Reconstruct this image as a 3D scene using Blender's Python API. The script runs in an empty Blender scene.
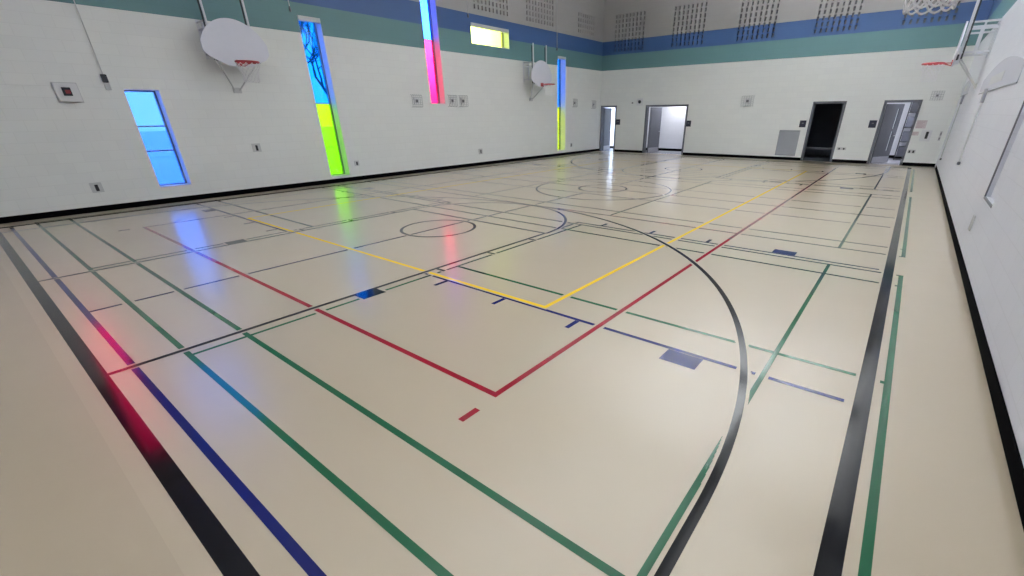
import bpy, bmesh, math, random
from mathutils import Vector, Matrix
random.seed(4)
SC = bpy.context.scene
COL = SC.collection
H = 1.85
XL, XR, YF, YB, ZC = -13.62, 0.944, 22.3, -5.0, 7.1
TW = 0.42                      # wall thickness

# ------------------------------------------------------------------ helpers
class MB:
    """collects shapes and links them as ONE mesh object"""
    def __init__(s): s.v = []; s.f = []
    def add(s, vs, fs):
        n = len(s.v); s.v += [tuple(v) for v in vs]; s.f += [tuple(i + n for i in f) for f in fs]; return s
    def box(s, x0, x1, y0, y1, z0, z1, b=0.0):
        if x0 > x1: x0, x1 = x1, x0
        if y0 > y1: y0, y1 = y1, y0
        if z0 > z1: z0, z1 = z1, z0
        b = min(b, (x1-x0)*.45, (y1-y0)*.45, (z1-z0)*.45)
        if b <= 0:
            vs = [(x, y, z) for x in (x0, x1) for y in (y0, y1) for z in (z0, z1)]
            return s.add(vs, [(0,1,3,2), (4,6,7,5), (0,4,5,1), (2,3,7,6), (0,2,6,4), (1,5,7,3)])
        bm = bmesh.new(); bmesh.ops.create_cube(bm, size=1)
        for v in bm.verts:
            v.co = Vector(((x0+x1)/2+v.co.x*(x1-x0), (y0+y1)/2+v.co.y*(y1-y0), (z0+z1)/2+v.co.z*(z1-z0)))
        bmesh.ops.bevel(bm, geom=bm.edges[:], offset=b, segments=2, affect='EDGES')
        bm.verts.index_update(); s.add([v.co for v in bm.verts], [[v.index for v in f.verts] for f in bm.faces]); bm.free(); return s
    def quad(s, a, b, c, d): return s.add([a, b, c, d], [(0,1,2,3)])
    def tube(s, pts, r, n=8, close=False, caps=True):
        pts = [Vector(p) for p in pts]; N = len(pts); vs = []
        rr = r if isinstance(r, (list, tuple)) else [r]*N
        up = None
        for i, p in enumerate(pts):
            if close: t = pts[(i+1) % N]-pts[i-1]
            else: t = pts[min(i+1, N-1)]-pts[max(i-1, 0)]
            t.normalize()
            if up is None: up = t.orthogonal().normalized()
            up = (up-t*up.dot(t))
            up = up.normalized() if up.length > 1e-6 else t.orthogonal().normalized()
            w = t.cross(up)
            for k in range(n):
                a = 2*math.pi*k/n; vs.append(p+(up*math.cos(a)+w*math.sin(a))*rr[i])
        fs = []
        for i in range(N if close else N-1):
            j = (i+1) % N
            for k in range(n): fs.append((i*n+k, i*n+(k+1) % n, j*n+(k+1) % n, j*n+k))
        if caps and not close:
            fs.append(tuple(range(n))[::-1]); fs.append(tuple((N-1)*n+k for k in range(n)))
        return s.add(vs, fs)
    def prism(s, poly, a0, a1, axis):
        """poly = list of (u,v); extruded along axis from a0 to a1. axis 0: (u,v)=(y,z); 1: (x,z); 2: (x,y)"""
        def P(u, v, a): return (a, u, v) if axis == 0 else ((u, a, v) if axis == 1 else (u, v, a))
        n = len(poly)
        vs = [P(u, v, a0) for u, v in poly]+[P(u, v, a1) for u, v in poly]
        fs = [tuple(range(n))[::-1], tuple(range(n, 2*n))]+[(i, (i+1) % n, n+(i+1) % n, n+i) for i in range(n)]
        return s.add(vs, fs)
    def build(s, name, m, parent=None, label=None, smooth=False):
        me = bpy.data.meshes.new(name); me.from_pydata(s.v, [], s.f)
        bm = bmesh.new(); bm.from_mesh(me); bmesh.ops.recalc_face_normals(bm, faces=bm.faces[:]) if len(s.f) > 1 and not getattr(s, 'flat', 0) else None
        bm.to_mesh(me); bm.free()
        me.materials.append(m); o = bpy.data.objects.new(name, me); COL.objects.link(o)
        if smooth:
            for p in me.polygons: p.use_smooth = True
        if parent is not None:
            o.parent = parent; o.matrix_parent_inverse = Matrix.Identity(4)
            o.location = -Vector(parent['_w']) if '_w' in parent else Vector()
        if label: o['label'] = label
        return o

def thing(name, label, cat, group=None, loc=(0, 0, 0)):
    o = bpy.data.objects.new(name, None); COL.objects.link(o); o.location = loc; o['_w'] = list(loc)
    o['label'] = label; o['category'] = cat; o.empty_display_size = .2
    if group: o['group'] = group
    return o
def struct(name, label=None, loc=(0, 0, 0)):
    o = bpy.data.objects.new(name, None); COL.objects.link(o); o.location = loc; o['_w'] = list(loc)
    o['kind'] = 'structure'
    if label: o['label'] = label
    return o
def st(o, label=None):
    o['kind'] = 'structure'
    if label: o['label'] = label
    return o

def mat(name, col, rough=.5, metal=0, spec=.5, emit=None, es=0, noise=0, nscale=8, bump=0):
    m = bpy.data.materials.new(name); m.use_nodes = True; nt = m.node_tree; b = nt.nodes['Principled BSDF']
    b.inputs['Base Color'].default_value = (*col, 1); b.inputs['Roughness'].default_value = rough
    b.inputs['Metallic'].default_value = metal; b.inputs['Specular IOR Level'].default_value = spec
    if emit: b.inputs['Emission Color'].default_value = (*emit, 1); b.inputs['Emission Strength'].default_value = es
    if noise or bump:
        g = nt.nodes.new('ShaderNodeNewGeometry'); n = nt.nodes.new('ShaderNodeTexNoise'); n.inputs['Scale'].default_value = nscale; n.inputs['Detail'].default_value = 4
        nt.links.new(g.outputs['Position'], n.inputs['Vector'])
        if noise:
            mx = nt.nodes.new('ShaderNodeMix'); mx.data_type = 'RGBA'
            mx.inputs[6].default_value = (*[c*(1-noise) for c in col], 1); mx.inputs[7].default_value = (*[min(1, c*(1+noise)) for c in col], 1)
            nt.links.new(n.outputs['Fac'], mx.inputs[0]); nt.links.new(mx.outputs[2], b.inputs['Base Color'])
        if bump:
            bp = nt.nodes.new('ShaderNodeBump'); bp.inputs['Strength'].default_value = bump; bp.inputs['Distance'].default_value = .01
            nt.links.new(n.outputs['Fac'], bp.inputs['Height']); nt.links.new(bp.outputs['Normal'], b.inputs['Normal'])
    return m

def srgb(r, g, b):
    f = lambda c: (c/255/12.92) if c/255 <= .04045 else ((c/255+.055)/1.055)**2.4
    return (f(r), f(g), f(b))

# ------------------------------------------------------------------ materials
Z_TEAL, Z_BLUE, Z_GREY = 3.82, 4.46, 5.06
def wall_material(name, bands=True, white=(.83, .845, .83)):
    m = bpy.data.materials.new(name); m.use_nodes = True; nt = m.node_tree; N = nt.nodes; L = nt.links
    b = N['Principled BSDF']; b.inputs['Roughness'].default_value = .42; b.inputs['Specular IOR Level'].default_value = .35
    g = N.new('ShaderNodeNewGeometry'); s = N.new('ShaderNodeSeparateXYZ'); L.new(g.outputs['Position'], s.inputs[0])
    ad = N.new('ShaderNodeMath'); ad.operation = 'ADD'; L.new(s.outputs[0], ad.inputs[0]); L.new(s.outputs[1], ad.inputs[1])
    cb = N.new('ShaderNodeCombineXYZ'); L.new(ad.outputs[0], cb.inputs[0]); L.new(s.outputs[2], cb.inputs[1])
    br = N.new('ShaderNodeTexBrick'); L.new(cb.outputs[0], br.inputs['Vector'])
    br.inputs['Scale'].default_value = 1; br.inputs['Brick Width'].default_value = .406; br.inputs['Row Height'].default_value = .2
    br.inputs['Mortar Size'].default_value = .006; br.inputs['Mortar Smooth'].default_value = .6; br.inputs['Bias'].default_value = 0
    br.inputs['Color1'].default_value = (1, 1, 1, 1); br.inputs['Color2'].default_value = (.975, .975, .98, 1); br.inputs['Mortar'].default_value = (.93, .93, .93, 1)
    if bands:
        dv = N.new('ShaderNodeMath'); dv.operation = 'DIVIDE'; L.new(s.outputs[2], dv.inputs[0]); dv.inputs[1].default_value = 10
        cr = N.new('ShaderNodeValToRGB'); cr.color_ramp.interpolation = 'CONSTANT'; L.new(dv.outputs[0], cr.inputs[0])
        e = cr.color_ramp.elements; e[0].position = 0; e[0].color = (*white, 1); e[1].position = Z_TEAL/10; e[1].color = (.115, .235, .25, 1)
        x = e.new(Z_BLUE/10); x.color = (.047, .108, .275, 1); x = e.new(Z_GREY/10); x.color = (.40, .39, .385, 1)
        base = cr.outputs[0]
    else:
        rg = N.new('ShaderNodeRGB'); rg.outputs[0].default_value = (*white, 1); base = rg.outputs[0]
    mu = N.new('ShaderNodeMix'); mu.data_type = 'RGBA'; mu.blend_type = 'MULTIPLY'; mu.inputs[0].default_value = 1
    L.new(base, mu.inputs[6]); L.new(br.outputs['Color'], mu.inputs[7]); L.new(mu.outputs[2], b.inputs['Base Color'])
    bp = N.new('ShaderNodeBump'); bp.invert = True; bp.inputs['Strength'].default_value = .22; bp.inputs['Distance'].default_value = .004
    n = N.new('ShaderNodeTexNoise'); n.inputs['Scale'].default_value = 60; n.inputs['Detail'].default_value = 3; L.new(g.outputs['Position'], n.inputs['Vector'])
    m2 = N.new('ShaderNodeMath'); m2.operation = 'MULTIPLY_ADD'; L.new(n.outputs['Fac'], m2.inputs[0]); m2.inputs[1].default_value = .18; L.new(br.outputs['Fac'], m2.inputs[2])
    L.new(m2.outputs[0], bp.inputs['Height']); L.new(bp.outputs['Normal'], b.inputs['Normal'])
    return m
M_WALL = wall_material('painted_block')
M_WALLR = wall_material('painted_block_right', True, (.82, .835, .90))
M_CORR = wall_material('corridor_block', False, (.80, .81, .84))
def floor_material():
    m = bpy.data.materials.new('sport_floor'); m.use_nodes = True; nt = m.node_tree; N = nt.nodes; L = nt.links
    b = N['Principled BSDF']; g = N.new('ShaderNodeNewGeometry')
    n = N.new('ShaderNodeTexNoise'); n.inputs['Scale'].default_value = .9; n.inputs['Detail'].default_value = 5; L.new(g.outputs['Position'], n.inputs['Vector'])
    mx = N.new('ShaderNodeMix'); mx.data_type = 'RGBA'; mx.inputs[6].default_value = (.485, .402, .280, 1); mx.inputs[7].default_value = (.53, .442, .314, 1)
    L.new(n.outputs['Fac'], mx.inputs[0])
    # floor outside the near end line is multiplied slightly darker
    sx = N.new('ShaderNodeSeparateXYZ'); L.new(g.outputs['Position'], sx.inputs[0]); lt = N.new('ShaderNodeMath'); lt.operation = 'LESS_THAN'; lt.inputs[1].default_value = .015; L.new(sx.outputs[1], lt.inputs[0])
    mm = N.new('ShaderNodeMix'); mm.data_type = 'RGBA'; mm.blend_type = 'MULTIPLY'; L.new(lt.outputs[0], mm.inputs[0]); L.new(mx.outputs[2], mm.inputs[6]); mm.inputs[7].default_value = (.93, .92, .92, 1)
    L.new(mm.outputs[2], b.inputs['Base Color'])
    n2 = N.new('ShaderNodeTexNoise'); n2.inputs['Scale'].default_value = 2.2; n2.inputs['Detail'].default_value = 3; L.new(g.outputs['Position'], n2.inputs['Vector'])
    r = N.new('ShaderNodeMapRange'); r.inputs[3].default_value = .38; r.inputs[4].default_value = .44; L.new(n2.outputs['Fac'], r.inputs[0]); L.new(r.outputs[0], b.inputs['Roughness'])
    b.inputs['Specular IOR Level'].default_value = .8; b.inputs['Coat Weight'].default_value = .9; b.inputs['Coat Roughness'].default_value = .20
    n3 = N.new('ShaderNodeTexNoise'); n3.inputs['Scale'].default_value = 3.0; n3.inputs['Detail'].default_value = 2; L.new(g.outputs['Position'], n3.inputs['Vector'])
    bp = N.new('ShaderNodeBump'); bp.inputs['Strength'].default_value = .10; bp.inputs['Distance'].default_value = .02
    L.new(n3.outputs['Fac'], bp.inputs['Height']); L.new(bp.outputs['Normal'], b.inputs['Normal'])
    return m
M_FLOOR = floor_material()
def paint(name, c, rough=.10): return mat(name, c, rough, spec=.30, bump=.02, nscale=2.5)
M_LB = paint('black_paint', srgb(9, 11, 17)); M_LN = paint('navy_paint', srgb(24, 32, 100)); M_LR = paint('red_paint', srgb(150, 26, 44))
M_LY = paint('yellow_paint', srgb(255, 214, 58)); M_LG = paint('green_paint', srgb(36, 96, 66)); M_LT = paint('grey_green_paint', srgb(60, 80, 75))
M_BASE = mat('black_rubber', (.0015, .0015, .002), .9, spec=.04)
M_REV = mat('white_reveal_paint', (.80, .80, .80), .4); M_WHITE = mat('white_enamel', (.72, .73, .78), .3, bump=.02); M_BOARD = mat('white_backboard', (.70, .71, .80), .35, noise=.02)
M_RIM = mat('orange_red_rim', srgb(158, 22, 36), .35); M_NET = mat('white_net_cord', (.8, .8, .82), .8, noise=.05, nscale=60)
M_DARK = mat('black_metal', (.012, .014, .02), .4); M_GREY = mat('grey_steel', (.16, .165, .19), .4, noise=.03)
M_FRAME = mat('dark_grey_frame', (.10, .105, .125), .4, noise=.03); M_LEAF = mat('slate_door_paint', (.105, .11, .13), .35, noise=.03)
M_STEEL = mat('brushed_steel', (.5, .5, .52), .35, 1, noise=.05); M_PLATE = mat('pale_plate', (.58, .59, .60), .4); M_PLATE2 = mat('white_plastic', (.74, .75, .77), .4)
M_GUARD = mat('guard_wire', (.42, .43, .45), .5); M_VENT = mat('grille_grey', (.30, .31, .335), .5); M_CEILW = mat('off_white_deck', (.62, .62, .62), .7, noise=.04); M_CEIL = mat('grey_steel_deck', (.16, .165, .18), .6, noise=.05)
M_PERF = mat('dark_slot_cavity', (.12, .12, .13), .9, noise=.1); M_ALU = mat('window_aluminium', (.22, .23, .26), .35, .4)
M_PAPER = mat('printed_paper', (.62, .55, .57), .7); M_INK = mat('red_grey_ink', (.30, .16, .19), .7)
M_SNOW = mat('pale_ground', (.82, .84, .88), .9, noise=.1, nscale=.6); M_BARK = mat('bare_bark', (.10, .085, .08), .9, noise=.3, nscale=12)
M_SIGN = mat('navy_room_sign', (.012, .014, .035), .4); M_SIGNW = mat('sign_white', (.6, .6, .65), .5)
M_LAMP = mat('lamp_diffuser', (.9, .9, .9), .4, emit=(.93, .96, 1), es=5)
def glass(name, tint, mott=0):
    m = bpy.data.materials.new(name); m.use_nodes = True; nt = m.node_tree; N = nt.nodes; L = nt.links
    for n in list(N):
        if n.type != 'OUTPUT_MATERIAL': N.remove(n)
    out = [n for n in N if n.type == 'OUTPUT_MATERIAL'][0]
    t = N.new('ShaderNodeBsdfTransparent'); t.inputs[0].default_value = (*[c**.5 for c in tint], 1)
    gl = N.new('ShaderNodeBsdfGlossy'); gl.inputs['Roughness'].default_value = .03
    lw = N.new('ShaderNodeFresnel'); lw.inputs[0].default_value = 1.45
    ge = N.new('ShaderNodeNewGeometry'); sb = N.new('ShaderNodeMath'); sb.operation = 'SUBTRACT'; sb.inputs[0].default_value = 1; L.new(ge.outputs['Backfacing'], sb.inputs[1])
    fm = N.new('ShaderNodeMath'); fm.operation = 'MULTIPLY'; L.new(lw.outputs[0], fm.inputs[0]); L.new(sb.outputs[0], fm.inputs[1])
    mx = N.new('ShaderNodeMixShader'); L.new(fm.outputs[0], mx.inputs[0]); L.new(t.outputs[0], mx.inputs[1]); L.new(gl.outputs[0], mx.inputs[2]); L.new(mx.outputs[0], out.inputs[0])
    return m
G_SKY = glass('pale_blue_film', (.012, .043, .17)); G_CYAN = glass('cyan_blue_film', (.0009, .038, .18)); G_LIME = glass('lime_film', (.043, .14, .001)); G_LIMEY = glass('lime_yellow_film', (.12, .14, .003))
G_PINK = glass('magenta_film', (.26, .0025, .021)); G_DEEP = glass('deep_blue_film', (.003, .022, .24)); G_YEL = glass('yellow_film', (.21, .23, .026))

# ------------------------------------------------------------------ walls with openings
def holed(mb, axis, a_in, a_out, u0, u1, v0, v1, holes, back=True):
    """plane wall with rectangular through holes; axis 0: plane x=a, u=y ; axis 1: plane y=a, u=x ; v=z"""
    P = (lambda u, v, a: (a, u, v)) if axis == 0 else (lambda u, v, a: (u, a, v))
    us = sorted({u0, u1, *[h[0] for h in holes], *[h[1] for h in holes]}); vs = sorted({v0, v1, *[h[2] for h in holes], *[h[3] for h in holes]})
    us = [u for u in us if u0 <= u <= u1]; vs = [v for v in vs if v0 <= v <= v1]
    for i in range(len(us)-1):
        for j in range(len(vs)-1):
            cu, cv = (us[i]+us[i+1])/2, (vs[j]+vs[j+1])/2
            if any(h[0] < cu < h[1] and h[2] < cv < h[3] for h in holes): continue
            for a in ((a_in, a_out) if back else (a_in,)):
                mb.quad(P(us[i], vs[j], a), P(us[i+1], vs[j], a), P(us[i+1], vs[j+1], a), P(us[i], vs[j+1], a))
    for h in holes:
        a, b, c, d = h[:4]
        for (p, q) in (((a, c), (b, c)), ((b, c), (b, d)), ((b, d), (a, d)), ((a, d), (a, c))):
            if p[1] == q[1] == v0: continue
            mb.quad(P(*p, a_in), P(*q, a_in), P(*q, a_out), P(*p, a_out))
    if back:
        for (p, q) in (((u0, v0), (u1, v0)), ((u1, v0), (u1, v1)), ((u1, v1), (u0, v1)), ((u0, v1), (u0, v0))):
            mb.quad(P(*p, a_in), P(*q, a_in), P(*q, a_out), P(*p, a_out))
    mb.flat = 1
    return mb

WINS = [  # y0 y1 z0 z1
    (2.90, 3.51, .355, 2.38), (6.99, 7.60, .17, 4.22), (11.07, 11.70, 2.19, 6.2), (13.22, 15.24, 4.17, 4.82), (18.47, 19.10, .22, 4.20),
    (.58, 1.15, 2.42, 6.2), (1.75, 3.40, 4.2, 6.7)]
PL = [(13.37, 15.30, 5.22, 6.22), (16.28, 18.20, 5.22, 6.22), (20.0, 21.47, 5.22, 6.07)]
PF = [(-13.0, -11.33, 4.58, 6.16), (-10.0, -8.42, 4.58, 6.16), (-7.08, -5.5, 4.58, 6.16), (-4.16, -2.64, 4.58, 6.16), (-1.40, .16, 4.58, 6.16)]
DOORS = [(-13.53, -12.67, 0, 2.17), (-10.93, -8.83, 0, 2.17), (-3.52, -2.45, 0, 2.19), (-1.14, -.10, 0, 2.19)]
wl = holed(MB(), 0, XL, XL-TW, YB-.3, YF+.3, -.05, ZC+.2, WINS+PL).build('wall_left', M_WALL); st(wl, 'white block wall with teal and blue bands and coloured slit windows')
wf = holed(MB(), 1, YF, YF+.22, XL-TW, XR+.3, -.05, ZC+.2, DOORS+PF).build('wall_far', M_WALL); st(wf, 'white block end wall with teal and blue bands and four doorways')
NICHE = [(7.24, 8.08, .85, 3.3)]
wr = holed(MB(), 0, XR, XR+.3, YB-.3, YF, -.05, ZC+.2, NICHE).build('wall_right', M_WALLR); st(wr, 'white block wall close on the right')
wb = holed(MB(), 1, YB, YB-.3, XL-TW, XR+.3, -.05, ZC+.2, []).build('wall_back', M_WALL); st(wb)
fl = MB().box(XL-TW, XR+.3, YB-.3, YF+.22, -.15, 0).build('floor', M_FLOOR); st(fl, 'beige vinyl sports floor covered with coloured court lines')
MB().box(XL-TW, XR+.3, YB-.3, YF+.3, ZC, ZC+.25).build('ceiling', M_CEILW)['kind'] = 'structure'
# acoustic slot panels: real slots in the block wall, parts of their wall
def slot_panel(axis, a, r, parent):
    u0, u1, v0, v1 = r; nu = max(6, round((u1-u0)/.195)); nv = round((v1-v0)/.2); du = (u1-u0)/nu; dv = (v1-v0)/nv; hs = []
    for i in range(nu):
        for j in range(nv):
            cu = u0+(i+.5)*du; cv = v0+(j+.5)*dv; hs.append((cu-.036, cu+.036, cv-.07, cv+.07))
    sgn = -1 if axis == 0 else 1
    holed(MB(), axis, a, a+sgn*.10, u0, u1, v0, v1, hs, back=False).build('acoustic_slot_block', M_WALL, parent, label='block panel pierced with rows of upright slots')
    b = MB(); c0, c1 = a+sgn*.10, a+sgn*.16
    (b.box(c0, c1, u0, u1, v0, v1) if axis == 0 else b.box(u0, u1, c0, c1, v0, v1)).build('slot_backing', M_PERF, parent)
for r in PL: slot_panel(0, XL, r, wl)
for r in PF: slot_panel(1, YF, r, wf)
# baseboards
BH = .115
def base_strip(name, parts):
    m = MB()
    for p in parts: m.box(*p, .002)
    st(m.build(name, M_BASE))
base_strip('baseboard_left', [(XL, XL+.012, YB, YF, 0, BH), (XL, XL+.03, YB, YF, 0, .012)])
segs = [(XL+.014, DOORS[0][0]-.05), (DOORS[0][1]+.05, DOORS[1][0]-.05), (DOORS[1][1]+.05, DOORS[2][0]-.05), (DOORS[2][1]+.05, DOORS[3][0]-.05), (DOORS[3][1]+.05, XR-.014)]
base_strip('baseboard_far', [(a, b, YF-.012, YF, 0, BH) for a, b in segs])
base_strip('baseboard_right', [(XR-.012, XR, YB, YF-.75, 0, BH)])

# ------------------------------------------------------------------ floor markings
# priority: black > red / yellow > green > navy ; a lower line stops just short of a higher one
XM, YM = -6.42, 10.8
S = []      # (set, kind, params, width)
def my(y): return 2*YM-y
def mx_(x): return 2*XM-x
def LX(st_, y, x0, x1, w=.05): S.append((st_, 'x', (y, min(x0, x1), max(x0, x1)), w))
def LY(st_, x, y0, y1, w=.05): S.append((st_, 'y', (x, min(y0, y1), max(y0, y1)), w))
def AR(st_, cx, cy, r, a0, a1, w=.05): S.append((st_, 'a', (cx, cy, r, a0, a1), w))
bx0, bx1, by0, by1 = mx_(.205), .205, .17, my(.17)
LX('boundary', by0, bx0-.05, bx1+.05, .1); LX('boundary', by1, bx0-.05, bx1+.05, .1); LY('boundary', bx0, by0, by1, .1); LY('boundary', bx1, by0, by1, .1)
for k, (nm, Y) in enumerate((('key_near', lambda y: y), ('key_far', my))):
    s = 1 if k == 0 else -1
    LY(nm, -4.61, Y(.22), Y(5.92)); LY(nm, mx_(-4.61), Y(.22), Y(5.92)); LX(nm, Y(5.89), mx_(-4.61), -4.61)
    AR(nm, XM, Y(5.89), 1.83, 0 if s > 0 else 180, 180 if s > 0 else 360)
    for xx, d in ((-4.585, 1), (mx_(-4.585), -1)):
        S.append((nm, 'p', (xx, Y(2.33), xx+d*.19, Y(2.61)), 0))
        for yy in (3.52, 4.47, 5.43): LX(nm, Y(yy), xx, xx+d*.15, .045)
    t = 'arc_near' if k == 0 else 'arc_far'
    AR(t, XM, Y(1.735), 6.04, 0 if s > 0 else 180, 180 if s > 0 else 360, .055)
    LY(t, XM+6.04, Y(.22), Y(1.75), .055); LY(t, XM-6.04, Y(.22), Y(1.75), .055)
AR('circle', XM, YM, 1.82, 0, 360); AR('circle', XM, YM, .65, 0, 360)
AR('jump_near', XM, 5.07, .65, 0, 360); AR('jump_far', XM, my(5.07), .65, 0, 360)
for nm, Y in (('cross_near', lambda y: y), ('cross_far', my)):
    LX(nm, Y(.375), mx_(.1), .1); LX(nm, Y(9.83), mx_(.1), .1, .04); LY(nm, XM, Y(.40), Y(9.81), .045)
    for X, d in ((lambda x: x, 1), (mx_, -1)):
        LX(nm, Y(3.305), X(-4.56), X(.1), .045); LX(nm, Y(6.925), X(-4.63), X(.1), .045); LY(nm, X(-4.61), Y(5.95), Y(6.945), .045)
        for yy, q in ((3.28, -1), (6.95, 1)):
            S.append((nm, 'p', (X(-1.21), Y(yy), X(-.905), Y(yy+q*.205)), 0))
            for xx in (-2.17, -3.15, -4.115): LY(nm, X(xx), Y(yy), Y(yy+q*.19), .05)
LY('red', -1.94, 1.845, my(1.845)); LY('red', mx_(-1.94), 1.845, my(1.845)); LX('red', 1.87, mx_(-1.94), -1.94); LX('red', my(1.87), mx_(-1.94), -1.94)
for Y in (lambda y: y, my):
    LX('red', Y(7.80), mx_(-1.94), -1.94, .045)
    LY('red', -1.92, Y(1.51), Y(1.67), .05); LY('red', mx_(-1.92), Y(1.51), Y(1.67), .05)
LX('red', YM, mx_(-1.94), -1.94, .045)
LY('yellow', -2.64, 3.335, my(3.335)); LY('yellow', mx_(-2.64), 3.335, my(3.335)); LX('yellow', 3.36, mx_(-2.64), -2.64); LX('yellow', my(3.36), mx_(-2.64), -2.64)
for nm, y0, y1 in (('green_near', .72, 6.79), ('green_middle', 7.79, 13.81), ('green_far', my(6.79), my(.72))):
    c = (y0+y1)/2
    for y in (y0, y0+.46, y1-.46, y1): LX(nm, y, mx_(.36), .36, .045)
    for X in (lambda x: x, mx_):
        LY(nm, X(.335), y0, y1, .047); LY(nm, X(-.45), y0, y1, .038); LY(nm, X(-4.45), y0, y1, .04); LX(nm, c, X(-4.43), X(.335), .045)
PR = {'boundary': 3, 'key': 3, 'arc': 3, 'circle': 3, 'jump': 3, 'red': 2, 'yellow': 2, 'green': 1, 'cross': 0}
prio = lambda n: PR[n.split('_')[0]]
GAP = .022
def covered(x, y, p, skip_ends=None):
    for (n, k, q, w) in S:
        if prio(n) <= p: continue
        if k == 'x':
            if abs(y-q[0]) < w/2+GAP and q[1]-GAP < x < q[2]+GAP: return True
        elif k == 'y':
            if abs(x-q[0]) < w/2+GAP and q[1]-GAP < y < q[2]+GAP: return True
        elif k == 'p':
            if min(q[0], q[2])-GAP < x < max(q[0], q[2])+GAP and min(q[1], q[3])-GAP < y < max(q[1], q[3])+GAP: return True
        else:
            dx, dy = x-q[0], y-q[1]
            if abs(math.hypot(dx, dy)-q[2]) < w/2+GAP:
                if q[4]-q[3] >= 360: return True
                a = math.degrees(math.atan2(dy, dx)) % 360
                if q[3]-1 <= a <= q[4]+1: return True
    return False
ZP = .0015
def runs(f, t0, t1, step):
    n = max(2, int((t1-t0)/step)); out = []; cur = None
    for i in range(n+1):
        t = t0+(t1-t0)*i/n
        if not f(t):
            if cur is None: cur = [t, t]
            cur[1] = t
        elif cur is not None: out.append(cur); cur = None
    if cur: out.append(cur)
    return [r for r in out if r[1]-r[0] > step*1.5]
sets = {}
for (n, k, q, w) in S:
    mb = sets.setdefault(n, MB()); mb.flat = 1; p = prio(n); K = (10 if k == 'y' and n[:5] == 'green' else 4) if p < 3 else 1
    z = ZP+.0002*(p % 2)+{'x': 0, 'y': .00007, 'a': .00014, 'p': .00021}[k]
    if k == 'p':
        x0, x1 = sorted((q[0], q[2])); y0, y1 = sorted((q[1], q[3])); mb.quad((x0, y0, z), (x1, y0, z), (x1, y1, z), (x0, y1, z)); continue
    for s in range(K):
        a, b = -w/2+w*s/K, -w/2+w*(s+1)/K; c = (a+b)/2
        if k == 'x':
            for r in (runs(lambda t: covered(t, q[0]+c, p), q[1], q[2], .012) if p < 3 else [q[1:]]):
                mb.quad((r[0], q[0]+a, z), (r[1], q[0]+a, z), (r[1], q[0]+b, z), (r[0], q[0]+b, z))
        elif k == 'y':
            for r in (runs(lambda t: covered(q[0]+c, t, p), q[1], q[2], .012) if p < 3 else [q[1:]]):
                mb.quad((q[0]+a, r[0], z), (q[0]+b, r[0], z), (q[0]+b, r[1], z), (q[0]+a, r[1], z))
        else:
            cx, cy, R, a0, a1 = q; m_ = int(max(48, R*(a1-a0)/4))
            for i in range(m_):
                t0, t1 = (math.radians(a0+(a1-a0)*v/m_) for v in (i, i+1))
                mb.quad(*[(cx+(R+o)*math.cos(t), cy+(R+o)*math.sin(t), z) for o, t in ((a, t0), (b, t0), (b, t1), (a, t1))])
info = {'boundary': ('boundary_line', M_LB, 'wide black line around the whole main court'),
 'key_near': ('key_line', M_LB, 'black key lines with half circle at the near end'), 'key_far': ('key_line', M_LB, 'black key lines with half circle at the far end'),
 'arc_near': ('three_point_arc', M_LB, 'large black arc sweeping across the near half'), 'arc_far': ('three_point_arc', M_LB, 'large black arc in front of the far doors'),
 'circle': ('centre_circle', M_LB, 'black double circle in the middle of the floor'), 'jump_near': ('jump_circle', M_LB, 'small black circle inside the near half circle'), 'jump_far': ('jump_circle', M_LB, 'small black circle near the far wall'),
 'cross_near': ('cross_court_line', M_LN, 'navy cross court lines with solid blocks, near half'), 'cross_far': ('cross_court_line', M_LN, 'navy cross court lines with solid blocks, far half'),
 'red': ('red_court_line', M_LR, 'red court rectangle'), 'yellow': ('yellow_court_line', M_LY, 'yellow court rectangle'),
 'green_near': ('green_court_line', M_LG, 'green court lines nearest the camera'), 'green_middle': ('green_court_line', M_LG, 'green court lines of the middle court'), 'green_far': ('green_court_line', M_LG, 'green court lines by the far doors')}
for n, mb in sets.items():
    nm, m, lab = info[n]; mb.build(nm, m, fl, label=lab)
# brass floor sleeves for posts and the white scrap
for x, y in ((-11.79, 6.3), (-3.2, 14.95), (-2.3, 18.2)):
    MB().tube([(x, y, 0), (x, y, .003)], .06, 20).build('post_sleeve_cover', M_DARK, fl, label='dark round sleeve cover set in the floor')
MB().tube([(-4.6, 10.72, .002), (-4.6, 10.72, .010)], .035, 14).build('post_sleeve_cover', M_SIGNW, fl, label='bright round sleeve cover set in the floor')

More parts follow.
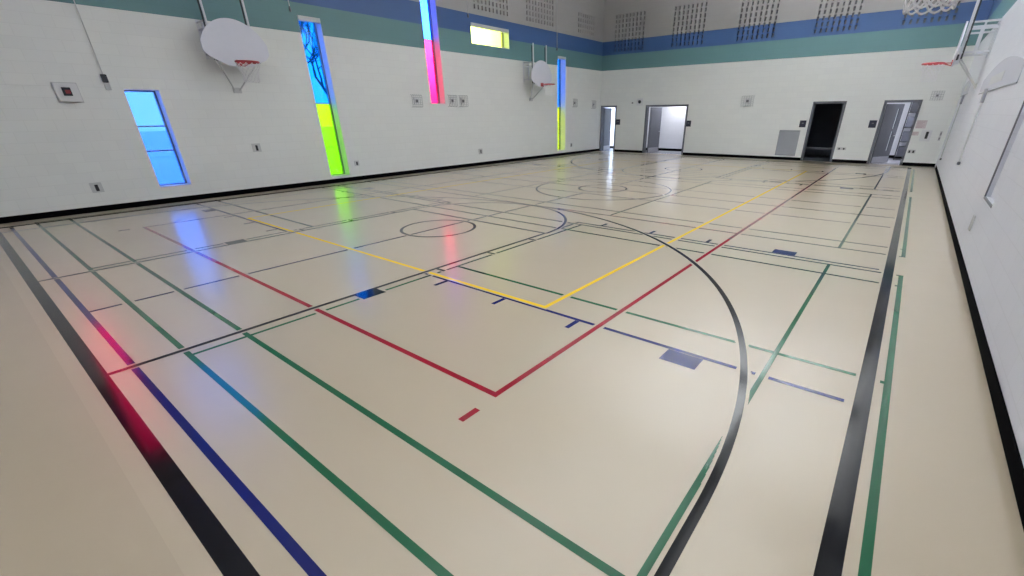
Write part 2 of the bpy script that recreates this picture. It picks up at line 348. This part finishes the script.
# ------------------------------------------------------------------ windows
def window(n, w, panes, label, mull=(), shade=False):
    y0, y1, z0, z1 = w; xi = XL-.30; xo = XL-.36
    t = struct('window_%d' % n, label, (XL-.3, (y0+y1)/2, z0))
    f = MB(); fw = .035
    f.box(xo, xi+.02, y0, y0+fw, z0, z1); f.box(xo, xi+.02, y1-fw, y1, z0, z1); f.box(xo, xi+.02, y0, y1, z0, z0+fw); f.box(xo, xi+.02, y0, y1, z1-fw, z1)
    f.build('window_frame', M_ALU, t)
    zs = [z0+fw]+[p[0] for p in panes[:-1]]+[z1-fw]
    for i, (zz, g) in enumerate(panes):
        MB().box(xi-.03, xi-.02, y0+fw, y1-fw, zs[i], zs[i+1]).build('glass_pane', g, t, label='%s glass' % g.name.replace('_film', ''))
    for z in [p[0] for p in panes[:-1]]+list(mull):
        MB().box(xo+.01, xi+.01, y0+fw, y1-fw, z-.014, z+.014).build('mullion', M_ALU, t)
    MB().box(xi+.02, XL+.012, y0+.002, y1-.002, z0, z0+.018, .004).build('sill', M_WHITE, t)
    rv = MB(); rv.box(XL-.30, XL-.001, y0, y0+.004, z0, z1); rv.box(XL-.30, XL-.001, y1-.004, y1, z0, z1); rv.box(XL-.30, XL-.001, y0, y1, z1-.004, z1); rv.box(XL-TW, XL-.36, y0, y0+.004, z0, z1); rv.box(XL-TW, XL-.36, y1-.004, y1, z0, z1); rv.box(XL-TW, XL-.36, y0, y1, z1-.004, z1)
    rv.build('reveal_lining', M_REV, t, label='white painted lining of the window opening')
    if shade: MB().box(XL-.09, XL+.02, y0+.01, y1-.005, z1-.115, z1-.003, .006).build('roller_shade_cassette', M_PLATE, t)
    ld = bpy.data.lights.new('window_portal', 'AREA'); ld.shape = 'RECTANGLE'; ld.size = y1-y0; ld.size_y = z1-z0
    ld.cycles.is_portal = True
    lo = bpy.data.objects.new('window_portal', ld); COL.objects.link(lo); lo.location = (XL-TW-.03, (y0+y1)/2, (z0+z1)/2)
    lo.rotation_euler = (math.pi/2, 0, -math.pi/2)       # -Z points to +X
    return t
window(1, WINS[0], [(9, G_SKY)], 'short pale blue slit window nearest the camera', mull=(1.13, 1.65))
window(2, WINS[1], [(2.16, G_LIME), (9, G_CYAN)], 'tall slit window, blue above and lime green below, beside the near hoop', shade=True)
window(3, WINS[2], [(4.14, G_PINK), (9, G_DEEP)], 'high slit window, deep blue above and magenta below', shade=False)
window(4, WINS[3], [(9, G_YEL)], 'wide low yellow window glowing in the coloured bands', shade=True)
window(5, WINS[4], [(2.14, G_LIMEY), (9, G_CYAN)], 'slim far slit window, blue above and lime yellow below', shade=True)
window(6, WINS[5], [(4.3, G_PINK), (9, G_PINK)], 'magenta slit window')
window(7, WINS[6], [(9, G_CYAN)], 'high blue window')

# ------------------------------------------------------------------ doorways and the rooms behind
def frame(t, d, wd=.05):
    x0, x1, _, z1 = d; f = MB()
    for a, b in ((x0-wd+.002, x0+.012), (x1-.012, x1+wd-.002)): f.box(a, b, YF-.014, YF-.001, 0, z1+wd, .002)
    f.box(x0, x0+.035, YF-.012, YF+.22, 0, z1); f.box(x1-.035, x1, YF-.012, YF+.22, 0, z1); f.box(x0, x1, YF-.012, YF+.22, z1-.03, z1)
    f.box(x0-wd, x1+wd, YF-.014, YF-.001, z1-.005, z1+wd, .002)
    f.build('door_frame', M_FRAME, t)
def leaf(t, hx, ang, w=.98, side=1, lite=(), h=2.12):
    """leaf hinged at (hx, YF+.2) swung into the room behind"""
    e = Matrix.Translation((hx, YF+.21, 0)) @ Matrix.Rotation(math.radians(ang), 4, 'Z')
    def P(mb, nm, m, label=None):
        mb.v = [tuple(e @ Vector(v)) for v in mb.v]; return mb.build(nm, m, t, label=label)
    if lite:
        b = MB(); b.box(0, lite[0][0], -.022, .022, .01, h); b.box(lite[0][1], w, -.022, .022, .01, h)
        z = .01
        for (a, c, z0, z1) in sorted(lite, key=lambda q: q[2]): b.box(a, c, -.022, .022, z, z0); z = z1
        b.box(lite[0][0], lite[0][1], -.022, .022, z, h)
        P(b, 'door_leaf', M_LEAF)
        for (a, c, z0, z1) in lite: P(MB().box(a, c, -.004, .004, z0, z1), 'vision_glass', M_CLEAR)
    else: P(MB().box(0, w, -.022, .022, .01, h, .003), 'door_leaf', M_LEAF)
    P(MB().box(.03, w-.03, -.025, .025, .02, .24, .001), 'kick_plate', M_STEEL, 'brushed steel kick plate')
    P(MB().box(w-.13, w-.04, -.06, .06, .98, 1.02, .008), 'door_handle', M_STEEL)
M_CLEAR = glass('clear_glass', (.9, .95, .95))
t = struct('door_1', 'open doorway in the far corner with slate leaf swung inward', (-13.1, YF, 0)); frame(t, DOORS[0]); leaf(t, -13.49, 95, .86)
t = struct('door_2', 'wide double doorway standing open on a bright corridor', (-9.9, YF, 0)); frame(t, DOORS[1]); leaf(t, -10.80, 82, 1.0, lite=[(.05, .09, .35, 1.2), (.05, .09, 1.32, 2.0)]); leaf(t, -8.87, 97, 1.0)
t = struct('door_3', 'dark doorway to an unlit store room', (-3, YF, 0)); frame(t, DOORS[2]); leaf(t, -2.50, 75, 1.0)
t = struct('door_4', 'doorway near the right corner, slate leaf half open with narrow glass', (-.6, YF, 0)); frame(t, DOORS[3]); leaf(t, -1.09, 58, .96, lite=[(.66, .76, .45, 1.15), (.66, .76, 1.25, 1.95)])
def room(x0, x1, depth, m, base=True, mf=M_FLOOR, lamp=0, extra=0):
    y0, y1 = YF+.22, YF+depth; b = MB()
    b.box(x0-.1, x0, y0, y1, 0, 2.75); b.box(x1, x1+.1, y0, y1, 0, 2.75); b.box(x0-.1, x1+.1, y1, y1+.1, 0, 2.75)
    st(b.build('wall_corridor', m)); st(MB().box(x0-.1, x1+.1, y0, y1+.1, -.15, 0).build('floor_corridor', mf)); st(MB().box(x0-.1, x1+.1, y0, y1+.1, 2.75, 2.85).build('ceiling_corridor', m))
    if base: st(MB().box(x0, x1, y1-.014, y1-.001, 0, .12).box(x0+.001, x0+.014, y0, y1, 0, .12).box(x1-.014, x1-.001, y0, y1, 0, .12).build('baseboard_corridor', M_BASE))
    if lamp:
        o = MB().box((x0+x1)/2-.3, (x0+x1)/2+.3, y0+.8, y0+1.4, 2.70, 2.75).build('ceiling_panel_light', M_LAMP); o['label'] = 'square ceiling light panel in the room behind the far doors'; o['category'] = 'light'; o['group'] = 'ceiling lights behind the far doors'
        area('corridor_lamp', ((x0+x1)/2, y0+1.1, 2.68), .6, .6, lamp, (.88, .90, 1))
def area(name, loc, sx, sy, e, col=(1, 1, 1), rot=(0, 0, 0)):
    ld = bpy.data.lights.new(name, 'AREA'); ld.shape = 'RECTANGLE'; ld.size = sx; ld.size_y = sy; ld.energy = e; ld.color = col
    o = bpy.data.objects.new(name, ld); COL.objects.link(o); o.location = loc; o.rotation_euler = rot; return o
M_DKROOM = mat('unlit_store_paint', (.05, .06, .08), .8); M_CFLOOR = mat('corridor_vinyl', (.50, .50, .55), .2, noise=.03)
room(-15.4, -12.0, 2.3, M_CORR, mf=M_CFLOOR, lamp=4)
room(-11.7, -8.3, 2.1, M_CORR, mf=M_CFLOOR, lamp=34)
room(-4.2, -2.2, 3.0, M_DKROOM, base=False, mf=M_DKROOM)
room(-1.9, 1.0, 3.4, M_CORR, mf=M_CFLOOR, lamp=48)
# shelving seen through the right doorway
t = thing('storage_shelf', 'dark metal shelf unit with boxes seen through the right doorway', 'shelf', loc=(.12, YF+2.6, 0))
for x in (-.42, .52):
    for y in (2.4, 2.9): MB().box(x, x+.03, YF+y, YF+y+.03, 0, 2.4).build('upright', M_DARK, t)
for z in (.12, .7, 1.25, 1.8, 2.35): MB().box(-.39, .52, YF+2.43, YF+2.90, z, z+.03).build('shelf', M_DARK, t)
for k, (z, c) in enumerate(((.15, .10), (.73, .12), (1.28, .13), (1.83, .03))):
    o = MB().box(-.37, .5, YF+2.45, YF+2.88, z, z+.38, .01).build('storage_box', mat('box_%d' % k, (c*.9, c*.95, c*1.2), .6, noise=.1))
    o['label'] = ['slate box on the lowest shelf through the right doorway', 'dark grey box on the second shelf through the right doorway', 'pale grey box on the third shelf through the right doorway', 'black box on the upper shelf through the right doorway'][k]; o['category'] = 'box'
# low dark bench in the store room
t = thing('store_bench', 'low dark bench inside the unlit store room', 'bench', loc=(-3.1, YF+1.6, 0))
MB().box(-4.0, -2.4, YF+1.3, YF+1.8, .38, .44, .01).build('bench_top', M_FRAME, t)
for x in (-3.8, -2.65): MB().box(x, x+.06, YF+1.35, YF+1.75, 0, .38).build('leg', M_FRAME, t)

# ------------------------------------------------------------------ basketball goals
RZ = 2.965
def hoop(wx, s, yc, label, group, ex=0, cr=.0055):
    """s=+1 projects to +x from the wall at wx"""
    t = thing('basketball_hoop', label, 'basketball hoop', group, (wx, yc, RZ))
    X = lambda l: wx+s*l
    bxx = .60+ex
    # fan shaped backboard
    poly = [(-.24, RZ-.07), (.24, RZ-.07), (.60, RZ+.10), (.685, RZ+.20), (.685, RZ+.36)]
    zc = RZ+.02; R = .80
    a0 = math.asin((.36-.02)/.765); n = 22
    for i in range(n+1):
        a = a0+(math.pi-2*a0)*i/n; poly.append((.70*math.cos(a)/math.cos(a0)*.9786, zc+(.80*math.sin(a)+.055*(math.sin(a)))))
    poly += [(-.685, RZ+.36), (-.685, RZ+.20), (-.60, RZ+.10)]
    MB().prism([(yc+u, v) for u, v in poly], X(bxx), X(bxx+.035), 0).build('backboard', M_BOARD, t)
    # rim with bracket
    cx = X(bxx+.035+.15+.229); pts = [(cx+.229*math.cos(a), yc+.229*math.sin(a), RZ) for a in [2*math.pi*i/40 for i in range(40)]]
    rim = MB().tube(pts, .019, 8, close=True); rim.box(X(bxx+.035), X(bxx+.055), yc-.09, yc+.09, RZ-.07, RZ+.06, .004)
    rim.box(X(bxx+.04), X(bxx+.20), yc-.06, yc+.06, RZ-.012, RZ+.004, .003)
    for q in (-1, 1): rim.tube([(X(bxx+.05), yc+q*.05, RZ-.06), (X(bxx+.22), yc+q*.13, RZ-.01)], .008, 6)
    rim.build('rim', M_RIM, t)
    # net: interlaced cords
    net = MB(); K = 12; rows = 6; L_ = .355
    rad = lambda f: .229-.075*min(1, f*1.3)+.012*math.sin(f*9)
    for d in (1, -1):
        for k in range(K):
            pp = []
            for j in range(rows*2+1):
                f = j/(rows*2); a = 2*math.pi*(k+d*f*rows*.5)/K
                pp.append((cx+rad(f)*math.cos(a), yc+rad(f)*math.sin(a), RZ-.03-L_*f))
            net.tube(pp, cr, 5)
    for k in range(K):       # short loops at the bottom
        a = 2*math.pi*k/K; b = 2*math.pi*(k+1)/K; r = rad(1)
        net.tube([(cx+r*math.cos(v), yc+r*math.sin(v), RZ-.03-L_-.02*math.sin(math.pi*i/4)) for i, v in enumerate([a+(b-a)*i/4 for i in range(5)])], cr, 5)
    net.build('net', M_NET, t)
    # posts, dark strips beside them, arms
    for q in (-1, 1):
        y = yc+q*.43
        MB().box(X(.52), X(.56), y-.018, y+.018, RZ-.02, 4.42, .006).build('post', M_WHITE, t)
        MB().box(X(.485), X(.515), y-.046, y-.020, RZ+.04, 4.34, .004).build('dark_strip', M_DARK, t)
        a = MB()
        for z in (3.76, 3.62, 3.14): a.box(X(0.01), X(.52), y-.02, y+.02, z-.02, z+.02, .004)
        a.box(X(.25), X(.29), y-.019, y+.019, 3.14, 3.76, .004)
        a.box(X(.001), X(.012), y-.03, y+.03, 3.05, 3.82, .003)
        a.build('support_arm', M_WHITE, t)
        MB().tube([(X(.50), y, RZ+.05), (X(.03), yc+q*.05, 2.42)], .016, 8).build('diagonal_brace', M_PLATE, t)
        MB().box(X(.555), X(.598), y-.035, y+.035, RZ+.02, RZ+.14, .005).build('spring_block', M_DARK, t)
    MB().box(X(.51), X(.55), yc-.41, yc+.41, 3.40, 3.45, .004).box(X(.51), X(.598), yc-.10, yc+.10, RZ-.05, RZ+.08, .004).box(X(.51), X(.55), yc-.43, yc+.43, RZ+.0, RZ+.04, .004).build('cross_bar', M_WHITE, t)
    MB().box(X(.001), X(.04), yc-.09, yc+.09, 2.36, 2.48, .004).build('wall_plate', M_PLATE, t)
    return t
G = 'wall mounted fan backboard basketball hoops'
hoop(XL, 1, 5.08, 'nearer white fan backboard with red rim on the left wall', G)
hoop(XL, 1, 16.5, 'farther white fan backboard on the left wall beside the slim blue window', G)
hoop(XR, -1, 16.5, 'basketball hoop on the right wall seen edge on above the right doorway', G)
hoop(XR, -1, 5.08, 'nearest basketball hoop on the right wall, white net hanging at the top edge', G, .09, .0085)

# ------------------------------------------------------------------ fittings on the walls
def plate(axis, a, s, u, z, w, h, d, name, label, cat, m=M_PLATE2, group=None, kind='box'):
    loc = (a, u, z) if axis == 0 else (u, a, z)
    t = thing(name, label, cat, group, loc)
    def B(u0, u1, z0, z1, d0, d1, b=.003):
        mb = MB(); A0, A1 = a+s*d0, a+s*d1
        return mb.box(A0, A1, u+u0, u+u1, z+z0, z+z1, b) if axis == 0 else mb.box(u+u0, u+u1, A0, A1, z+z0, z+z1, b)
    return t, B
def outlet(axis, a, s, u, z, label, w=.12, h=.12, dark=True, n=1, group='wall outlets'):
    t, B = plate(axis, a, s, u, z, w, h, .02, 'wall_outlet', label, 'outlet', group=group)
    B(-w/2, w/2, -h/2, h/2, 0, .022, .004).build('cover_plate', M_PLATE, t)
    for k in range(n):
        c = (k-(n-1)/2)*w/n
        B(c-.028, c+.028, -h*.36, h*.30, .022, .030, .004).build('socket', M_DARK if dark else M_GREY, t)
outlet(0, XL, 1, 1.84, .49, 'recessed outlet low on the left wall, left of the pale blue window', .19, .20)
outlet(0, XL, 1, 5.16, 1.10, 'outlet at waist height between pale blue and lime windows', .20, .20)
outlet(0, XL, 1, 7.88, .50, 'outlet low on the wall right of the lime window', .15, .15)
outlet(0, XL, 1, 13.27, .52, 'outlet low on the left wall below the yellow window', .2, .2)
outlet(0, XL, 1, 19.62, .44, 'outlet low on the left wall right of the slim far window', .16, .18)
outlet(1, YF, -1, -2.17, .52, 'double outlet plate between the two right doorways', .32, .10, n=2)
outlet(1, YF, -1, .10, .50, 'outlet low beside the right doorway', .24, .13, n=2)
# framed clock / alarm box at left
t, B = plate(0, XL, 1, 2.02, 2.29, 0, 0, 0, 'alarm_box', 'square white box with small dark red display high on left wall', 'alarm')
B(-.185, .185, -.18, .18, 0, .015, .004).build('back_plate', M_PLATE, t); B(-.17, .17, -.165, .165, .015, .06, .012).build('housing', M_PLATE2, t)
B(-.075, .055, -.06, .09, .06, .075, .004).build('display', M_DARK, t); B(-.035, .04, -.02, .045, .075, .079, .001).build('indicator', mat('dull_red', (.25, .02, .03), .4), t, label='dull red square')
# wire-guarded fittings on the left wall and end wall
def guarded(axis, a, s, u, z, w, h, label, dark=True):
    t, B = plate(axis, a, s, u, z, w, h, 0, 'guarded_strobe', label, 'alarm', group='wire guarded alarm fittings')
    B(-w*.24, w*.24, -h*.27, h*.27, 0, .04, .008).build('housing', M_PLATE2, t)
    B(-w*.11, w*.11, -h*.13, h*.13, .04, .055, .006).build('lens', M_DARK if dark else M_GREY, t)
    g = MB(); P = (lambda uu, vv, d: (a+s*d, u+uu, z+vv)) if axis == 0 else (lambda uu, vv, d: (u+uu, a+s*d, z+vv))
    n = 5
    for i in range(n+1):
        f = i/n-.5
        g.tube([P(f*w, -h/2, .004), P(f*w, -h/2*.9, .08), P(f*w, h/2*.9, .08), P(f*w, h/2, .004)], .006, 5); g.tube([P(-w/2, f*h*.9, .08), P(w/2, f*h*.9, .08)], .006, 5)
    g.build('wire_guard', M_GUARD, t)
guarded(0, XL, 1, 10.43, 2.27, .40, .38, 'wire guarded fitting left of the magenta window')
guarded(0, XL, 1, 12.0, 2.30, .38, .38, 'wire guarded fitting just right of the magenta window')
guarded(0, XL, 1, 12.52, 2.30, .40, .38, 'second wire guarded fitting right of the magenta window')
guarded(0, XL, 1, 19.83, 2.33, .34, .36, 'wire guarded fitting right of the slim far window')
guarded(0, XL, 1, 21.56, 2.28, .34, .36, 'wire guarded fitting nearest the far left corner', False)
guarded(1, YF, -1, -6.13, 2.31, .50, .42, 'wire guarded fitting alone in the middle of the end wall', False)
guarded(1, YF, -1, .31, 2.36, .34, .30, 'wire guarded fitting right of the right doorway', False)
t, B = plate(1, YF, -1, -11.33, 2.37, 0, 0, 0, 'camera_dome', 'small dark round camera on pale plate between the left doorways', 'camera')
B(-.17, .17, -.16, .16, 0, .015, .004).build('back_plate', M_PLATE2, t); MB().tube([(-11.33, YF-.015, 2.37), (-11.33, YF-.06, 2.37), (-11.33, YF-.085, 2.37)], [.075, .07, .03], 16).build('lens_dome', M_DARK, t)
o = MB().tube([(-11.72, YF, 2.33), (-11.72, YF-.05, 2.33)], .035, 12).build('door_buzzer', M_GREY); o['label'] = 'tiny grey round buzzer left of the dark camera'; o['category'] = 'buzzer'
# room signs
for x, z, lab in ((-12.50, 1.45, 'small dark square sign right of the corner doorway'), (-8.68, 1.40, 'small dark square sign right of the double doorway'), (-3.78, 1.42, 'small dark square sign above the grille'), (-1.36, 1.43, 'small dark square sign left of the right doorway')):
    t, B = plate(1, YF, -1, x, z, 0, 0, 0, 'room_sign', lab, 'sign', group='dark square room signs')
    B(-.12, .12, -.13, .13, 0, .012, .003).build('sign_plate', M_SIGN, t); B(-.035, .035, .01, .04, .012, .014, .0005).build('number_strip', M_GREY, t)
# louvred grille
t, B = plate(1, YF, -1, -4.21, .175, 0, 0, 0, 'air_grille', 'grey louvred air grille low on the end wall beside the dark doorway', 'vent')
for (a, b, c, d) in ((-.40, -.37, 0, 1.0), (.37, .40, 0, 1.0), (-.37, .37, 0, .03), (-.37, .37, .97, 1.0)): B(a, b, c, d, 0, .02, .002).build('grille_frame', M_VENT, t)
B(-.37, .37, .03, .97, .001, .004, 0).build('backing', M_GREY, t)
g = MB()
for k in range(26):
    z = .175+.05+k*.0355; g.prism([(YF-.004, z+.012), (YF-.018, z-.012), (YF-.020, z-.008), (YF-.006, z+.016)], -4.58, -3.84, 0)
g.build('louvres', M_VENT, t)
# papers and controls by the right doorway
def paper(x, z, w, h, label, rows):
    t, B = plate(1, YF, -1, x, z, 0, 0, 0, 'wall_notice', label, 'notice'); B(-w/2, w/2, -h/2, h/2, 0, .003, 0).build('sheet', M_PAPER, t)
    for r in range(rows): q = h/2-h*(r+.6)/(rows+.2); B(-w*.40, w*(.40-.12*(r % 3)), q-h*.022*4/rows, q+h*.022*4/rows, .003, .0045, 0).build('text_line', M_INK, t)
paper(.13, 1.43, .30, .27, 'larger pinkish paper notice right of the right doorway', 6)
paper(.03, 1.12, .22, .13, 'smaller paper notice below the larger one by the right doorway', 3)
t, B = plate(1, YF, -1, .38, 1.06, 0, 0, 0, 'wall_control', 'white wall control with dark upright handle right of the notices', 'switch')
B(-.17, .14, -.20, .18, 0, .012, .003).build('back_plate', M_PLATE2, t); B(-.03, .05, -.11, .13, .012, .06, .01).build('handle', M_DARK, t)
t, B = plate(1, YF, -1, .78, 1.05, 0, 0, 0, 'light_switch', 'narrow grey switch strip close to the right corner', 'switch')
B(-.035, .035, -.16, .16, 0, .012, .003).build('plate', M_PLATE, t); B(-.015, .02, .02, .12, .012, .022, .003).build('toggle', M_GREY, t); B(-.02, .015, -.12, -.05, .012, .022, .003).build('toggle', M_GREY, t)
# pull cords of the window shades
def cord(y, z0, label, plug=False):
    t = thing('shade_cord', label, 'cord', 'pull cords hanging on the left wall', (XL+.03, y, z0))
    MB().tube([(XL+.03, y, ZC-.01), (XL+.03, y, z0+.1)], .009, 6).build('cord', M_PLATE, t)
    if plug:
        MB().box(XL+.002, XL+.06, y-.045, y+.045, z0-.03, z0+.12, .008).build('plug', M_DARK, t)
        MB().box(XL+.002, XL+.03, y-.04, y+.05, z0-.17, z0-.03, .008).build('bracket', M_PLATE, t)
    else: MB().tube([(XL+.03, y, z0+.12), (XL+.03, y, z0+.06), (XL+.03, y, z0)], [.012, .03, .022], 10).build('weight', M_GREY, t)
cord(2.66, 2.52, 'long cord ending in a black plug above the pale blue window', True)
cord(6.83, 4.26, 'short cord ending above the left edge of the lime and blue window')
cord(13.10, 4.93, 'cord ending at the upper left of the yellow window')
cord(18.38, 4.38, 'cord ending above the slim far window')
# right wall: recessed blank panel, crank rods, arched shadow shapes
t = struct('window_8', 'shallow blank recess in the right wall', (XR, 7.66, .85))
MB().box(XR+.06, XR+.09, 7.24, 8.08, .85, 3.3).build('blank_panel', M_WALLR, t); MB().box(XR-.004, XR+.012, 8.065, 8.09, .84, 3.3).box(XR-.004, XR+.012, 7.24, 8.09, .83, .855).build('trim_edge', M_GREY, t)
for y, z0, z1, lab in ((13.1, .87, 2.25, 'nearer thin grey crank rod standing on the right wall'), (20.0, .45, 2.30, 'farther thin grey crank rod on the right wall near the corner')):
    t = thing('crank_rod', lab, 'crank', 'hand cranks on the right wall', (XR-.03, y, z0))
    MB().tube([(XR-.03, y, z0), (XR-.03, y, z1)], .014, 8).build('rod', M_PLATE, t)
    MB().box(XR-.05, XR-.001, y-.10, y+.10, z1-.25, z1, .006).build('gear_bracket', M_VENT, t); MB().box(XR-.05, XR-.001, y-.04, y+.04, z0-.04, z0+.02, .006).build('foot_clip', M_GREY, t)
for y0, y1, z0, z1, lab in ((9.3, 14.8, 2.21, 2.68, 'long pale arched panel on the right wall, nearer one'), (18.9, 21.9, 2.32, 2.72, 'short pale arched panel on the right wall by the corner')):  # thin panels made up to stand for grey shadow-like shapes on the wall
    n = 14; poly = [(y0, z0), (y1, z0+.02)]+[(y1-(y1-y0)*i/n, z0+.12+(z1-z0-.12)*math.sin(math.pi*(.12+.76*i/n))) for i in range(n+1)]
    t = thing('wall_shadow', lab, 'panel', 'arched panels on the right wall', (XR, (y0+y1)/2, z0))  # added panels, stand-ins for the grey shadow shapes
    MB().prism(poly, XR-.010, XR-.001, 0).build('shadow_face', mat('pale_grey_shadow', (.58, .59, .66), .5), t)
    MB().box(XR-.013, XR-.001, y0, y1, z0-.02, z0, .001).build('shadow_edge', M_VENT, t)
    MB().box(XR-.014, XR-.009, y0+(y1-y0)*.35, y0+(y1-y0)*.7, z0+.10, z0+.25, .003).build('shadow_inset', M_PLATE, t)
o = MB().box(XR-.02, XR-.001, 8.06, 8.2, .40, .60, .004).build('wall_switch', M_PLATE); o['label'] = 'small grey switch plate below the recess on the right wall'; o['category'] = 'switch'

# ------------------------------------------------------------------ roof steel and added uplights
st(MB().box(XL, XR, 20.4, 20.6, 6.62, ZC).build('trim_1', M_CEIL)); st(MB().box(XL, XR, 14.9, 15.1, 6.62, ZC).build('trim_2', M_CEIL)); st(MB().box(XL, XR, 9.4, 9.6, 6.62, ZC).build('trim_3', M_CEIL))
LE = 70  # unseen hanging uplights, added to light the room softly off the ceiling
for x, k, zl, lab in ((-8.8, .05, 5.9, 'long pendant uplight under the ceiling nearer the coloured windows'), (-5.2, .52, 5.4, 'long pendant uplight along the middle of the ceiling'), (-1.5, .95, 5.1, 'long pendant uplight under the ceiling nearer the right wall')):  # all three are added, unseen uplights
    t = thing('added_uplight', lab, 'light', 'pendant uplights under the ceiling', (x, 7, zl))  # group of the added uplights
    MB().box(x-.12, x+.12, -4.2, 18.4, zl-.06, zl, .01).build('housing', M_WHITE, t)  # housing of the added uplight
    for y in (-3.5, 2, 7.5, 13, 18): MB().tube([(x, y, zl), (x, y, ZC-.002)], .006, 6).build('added_suspension_wire', M_GREY, t)
    for y0, y1, e in ((-4, 3.5, .58), (3.5, 11, .80), (11, 18.3, 2.9)):
        area('added_uplight_area', (x, (y0+y1)/2, zl+.02), .22, y1-y0-.1, LE*k*e*(y1-y0), (.93, .97, 1), (math.pi, 0, 0))

# ------------------------------------------------------------------ outside
st(MB().box(-90, XL-TW-.01, -60, 110, -.3, -.1).build('ground', M_SNOW), 'pale ground outside the windows')
def tree(x, y, hgt, label, seed, depth=5):
    R_ = random.Random(seed); t = thing('bare_tree', label, 'tree', 'bare trees outside the windows', (x, y, -.1)); b = MB()
    def grow(p, d, L, r, n):
        pts = [p]; dd = d.copy()
        for i in range(3):
            dd = (dd+Vector((R_.uniform(-.16, .16), R_.uniform(-.16, .16), R_.uniform(-.03, .12)))).normalized(); pts.append(pts[-1]+dd*L/3)
        b.tube(pts, [r, r*.9, r*.78, r*.62], 6 if n > 2 else 4, caps=False)
        if n == 0: return
        for k in range(3 if n > 1 else 4):
            q = pts[-1] if k < 2 else pts[2-(k % 2)]
            nd = (dd+Vector((R_.uniform(-1, 1), R_.uniform(-1, 1), R_.uniform(-.35, .5)))).normalized()
            grow(q, nd, L*R_.uniform(.62, .8), r*.58, n-1)
    grow(Vector((x, y, -.12)), Vector((0, 0, 1)), hgt*.34, hgt*.017, depth)
    b.build('branches', M_BARK, t)
tree(-29.0, 16.25, 11.0, 'bare branching tree seen through the lime and blue window, right of its pair', 3, 6)
tree(-40.0, 19.6, 12.0, 'bare branching tree seen through the lime and blue window, left of its pair', 11, 6)
tree(-34.0, 30.5, 8.0, 'bare tree seen through the deep blue and magenta window', 8)
tree(-62.0, 19.5, 8.5, 'distant bare tree seen faintly through the pale blue window', 5, 5)

# sky: pale winter sky, brighter round a low veiled sun
w = bpy.data.worlds.new('sky'); SC.world = w; w.use_nodes = True; nt = w.node_tree; N = nt.nodes; L = nt.links
bg = N['Background']; tc = N.new('ShaderNodeTexCoord'); sp = N.new('ShaderNodeSeparateXYZ'); L.new(tc.outputs['Generated'], sp.inputs[0])
cr = N.new('ShaderNodeValToRGB'); L.new(sp.outputs[2], cr.inputs[0]); e = cr.color_ramp.elements
e[0].position = 0; e[0].color = (.95, .98, 1, 1); e[1].position = .7; e[1].color = (.50, .70, 1, 1)
az, el = math.radians(40.5), math.radians(8.5)
sd = Vector((-math.cos(az)*math.cos(el), math.sin(az)*math.cos(el), math.sin(el)))
dt = N.new('ShaderNodeVectorMath'); dt.operation = 'DOT_PRODUCT'; L.new(tc.outputs['Generated'], dt.inputs[0]); dt.inputs[1].default_value = sd
pw = N.new('ShaderNodeMath'); pw.operation = 'POWER'; L.new(dt.outputs['Value'], pw.inputs[0]); pw.inputs[1].default_value = 380
mxx = N.new('ShaderNodeMath'); mxx.operation = 'MAXIMUM'; mxx.inputs[1].default_value = 0; L.new(dt.outputs['Value'], mxx.inputs[0]); L.new(mxx.outputs[0], pw.inputs[0])
ma = N.new('ShaderNodeMath'); ma.operation = 'MULTIPLY_ADD'; L.new(pw.outputs[0], ma.inputs[0]); ma.inputs[1].default_value = 140; ma.inputs[2].default_value = 18.0
L.new(cr.outputs[0], bg.inputs['Color']); L.new(ma.outputs[0], bg.inputs['Strength'])

# ------------------------------------------------------------------ camera
cd = bpy.data.cameras.new('camera'); cam = bpy.data.objects.new('camera', cd); COL.objects.link(cam); SC.camera = cam
r0 = Vector((0.79526995, 0.60622769, -0.00580456)); r1 = Vector((0.26021836, -0.34997957, -0.89988927)); r2 = Vector((-0.54756928, 0.71414444, -0.43607981))
m = Matrix(((r0.x, -r1.x, -r2.x, 0), (r0.y, -r1.y, -r2.y, 0), (r0.z, -r1.z, -r2.z, H), (0, 0, 0, 1))); cam.matrix_world = m
cd.sensor_width = 36; cd.lens = 437.221*36/1024; cd.shift_x = (512-549.897)/1024; cd.shift_y = (325.890-288)/1024; cd.clip_start = .05; cd.clip_end = 500
for o in bpy.data.objects:
    if '_w' in o: del o['_w']
SC.view_settings.view_transform = 'Standard'; SC.view_settings.look = 'None'; SC.view_settings.exposure = 0; SC.view_settings.gamma = 1; SC.view_settings.use_curve_mapping = False
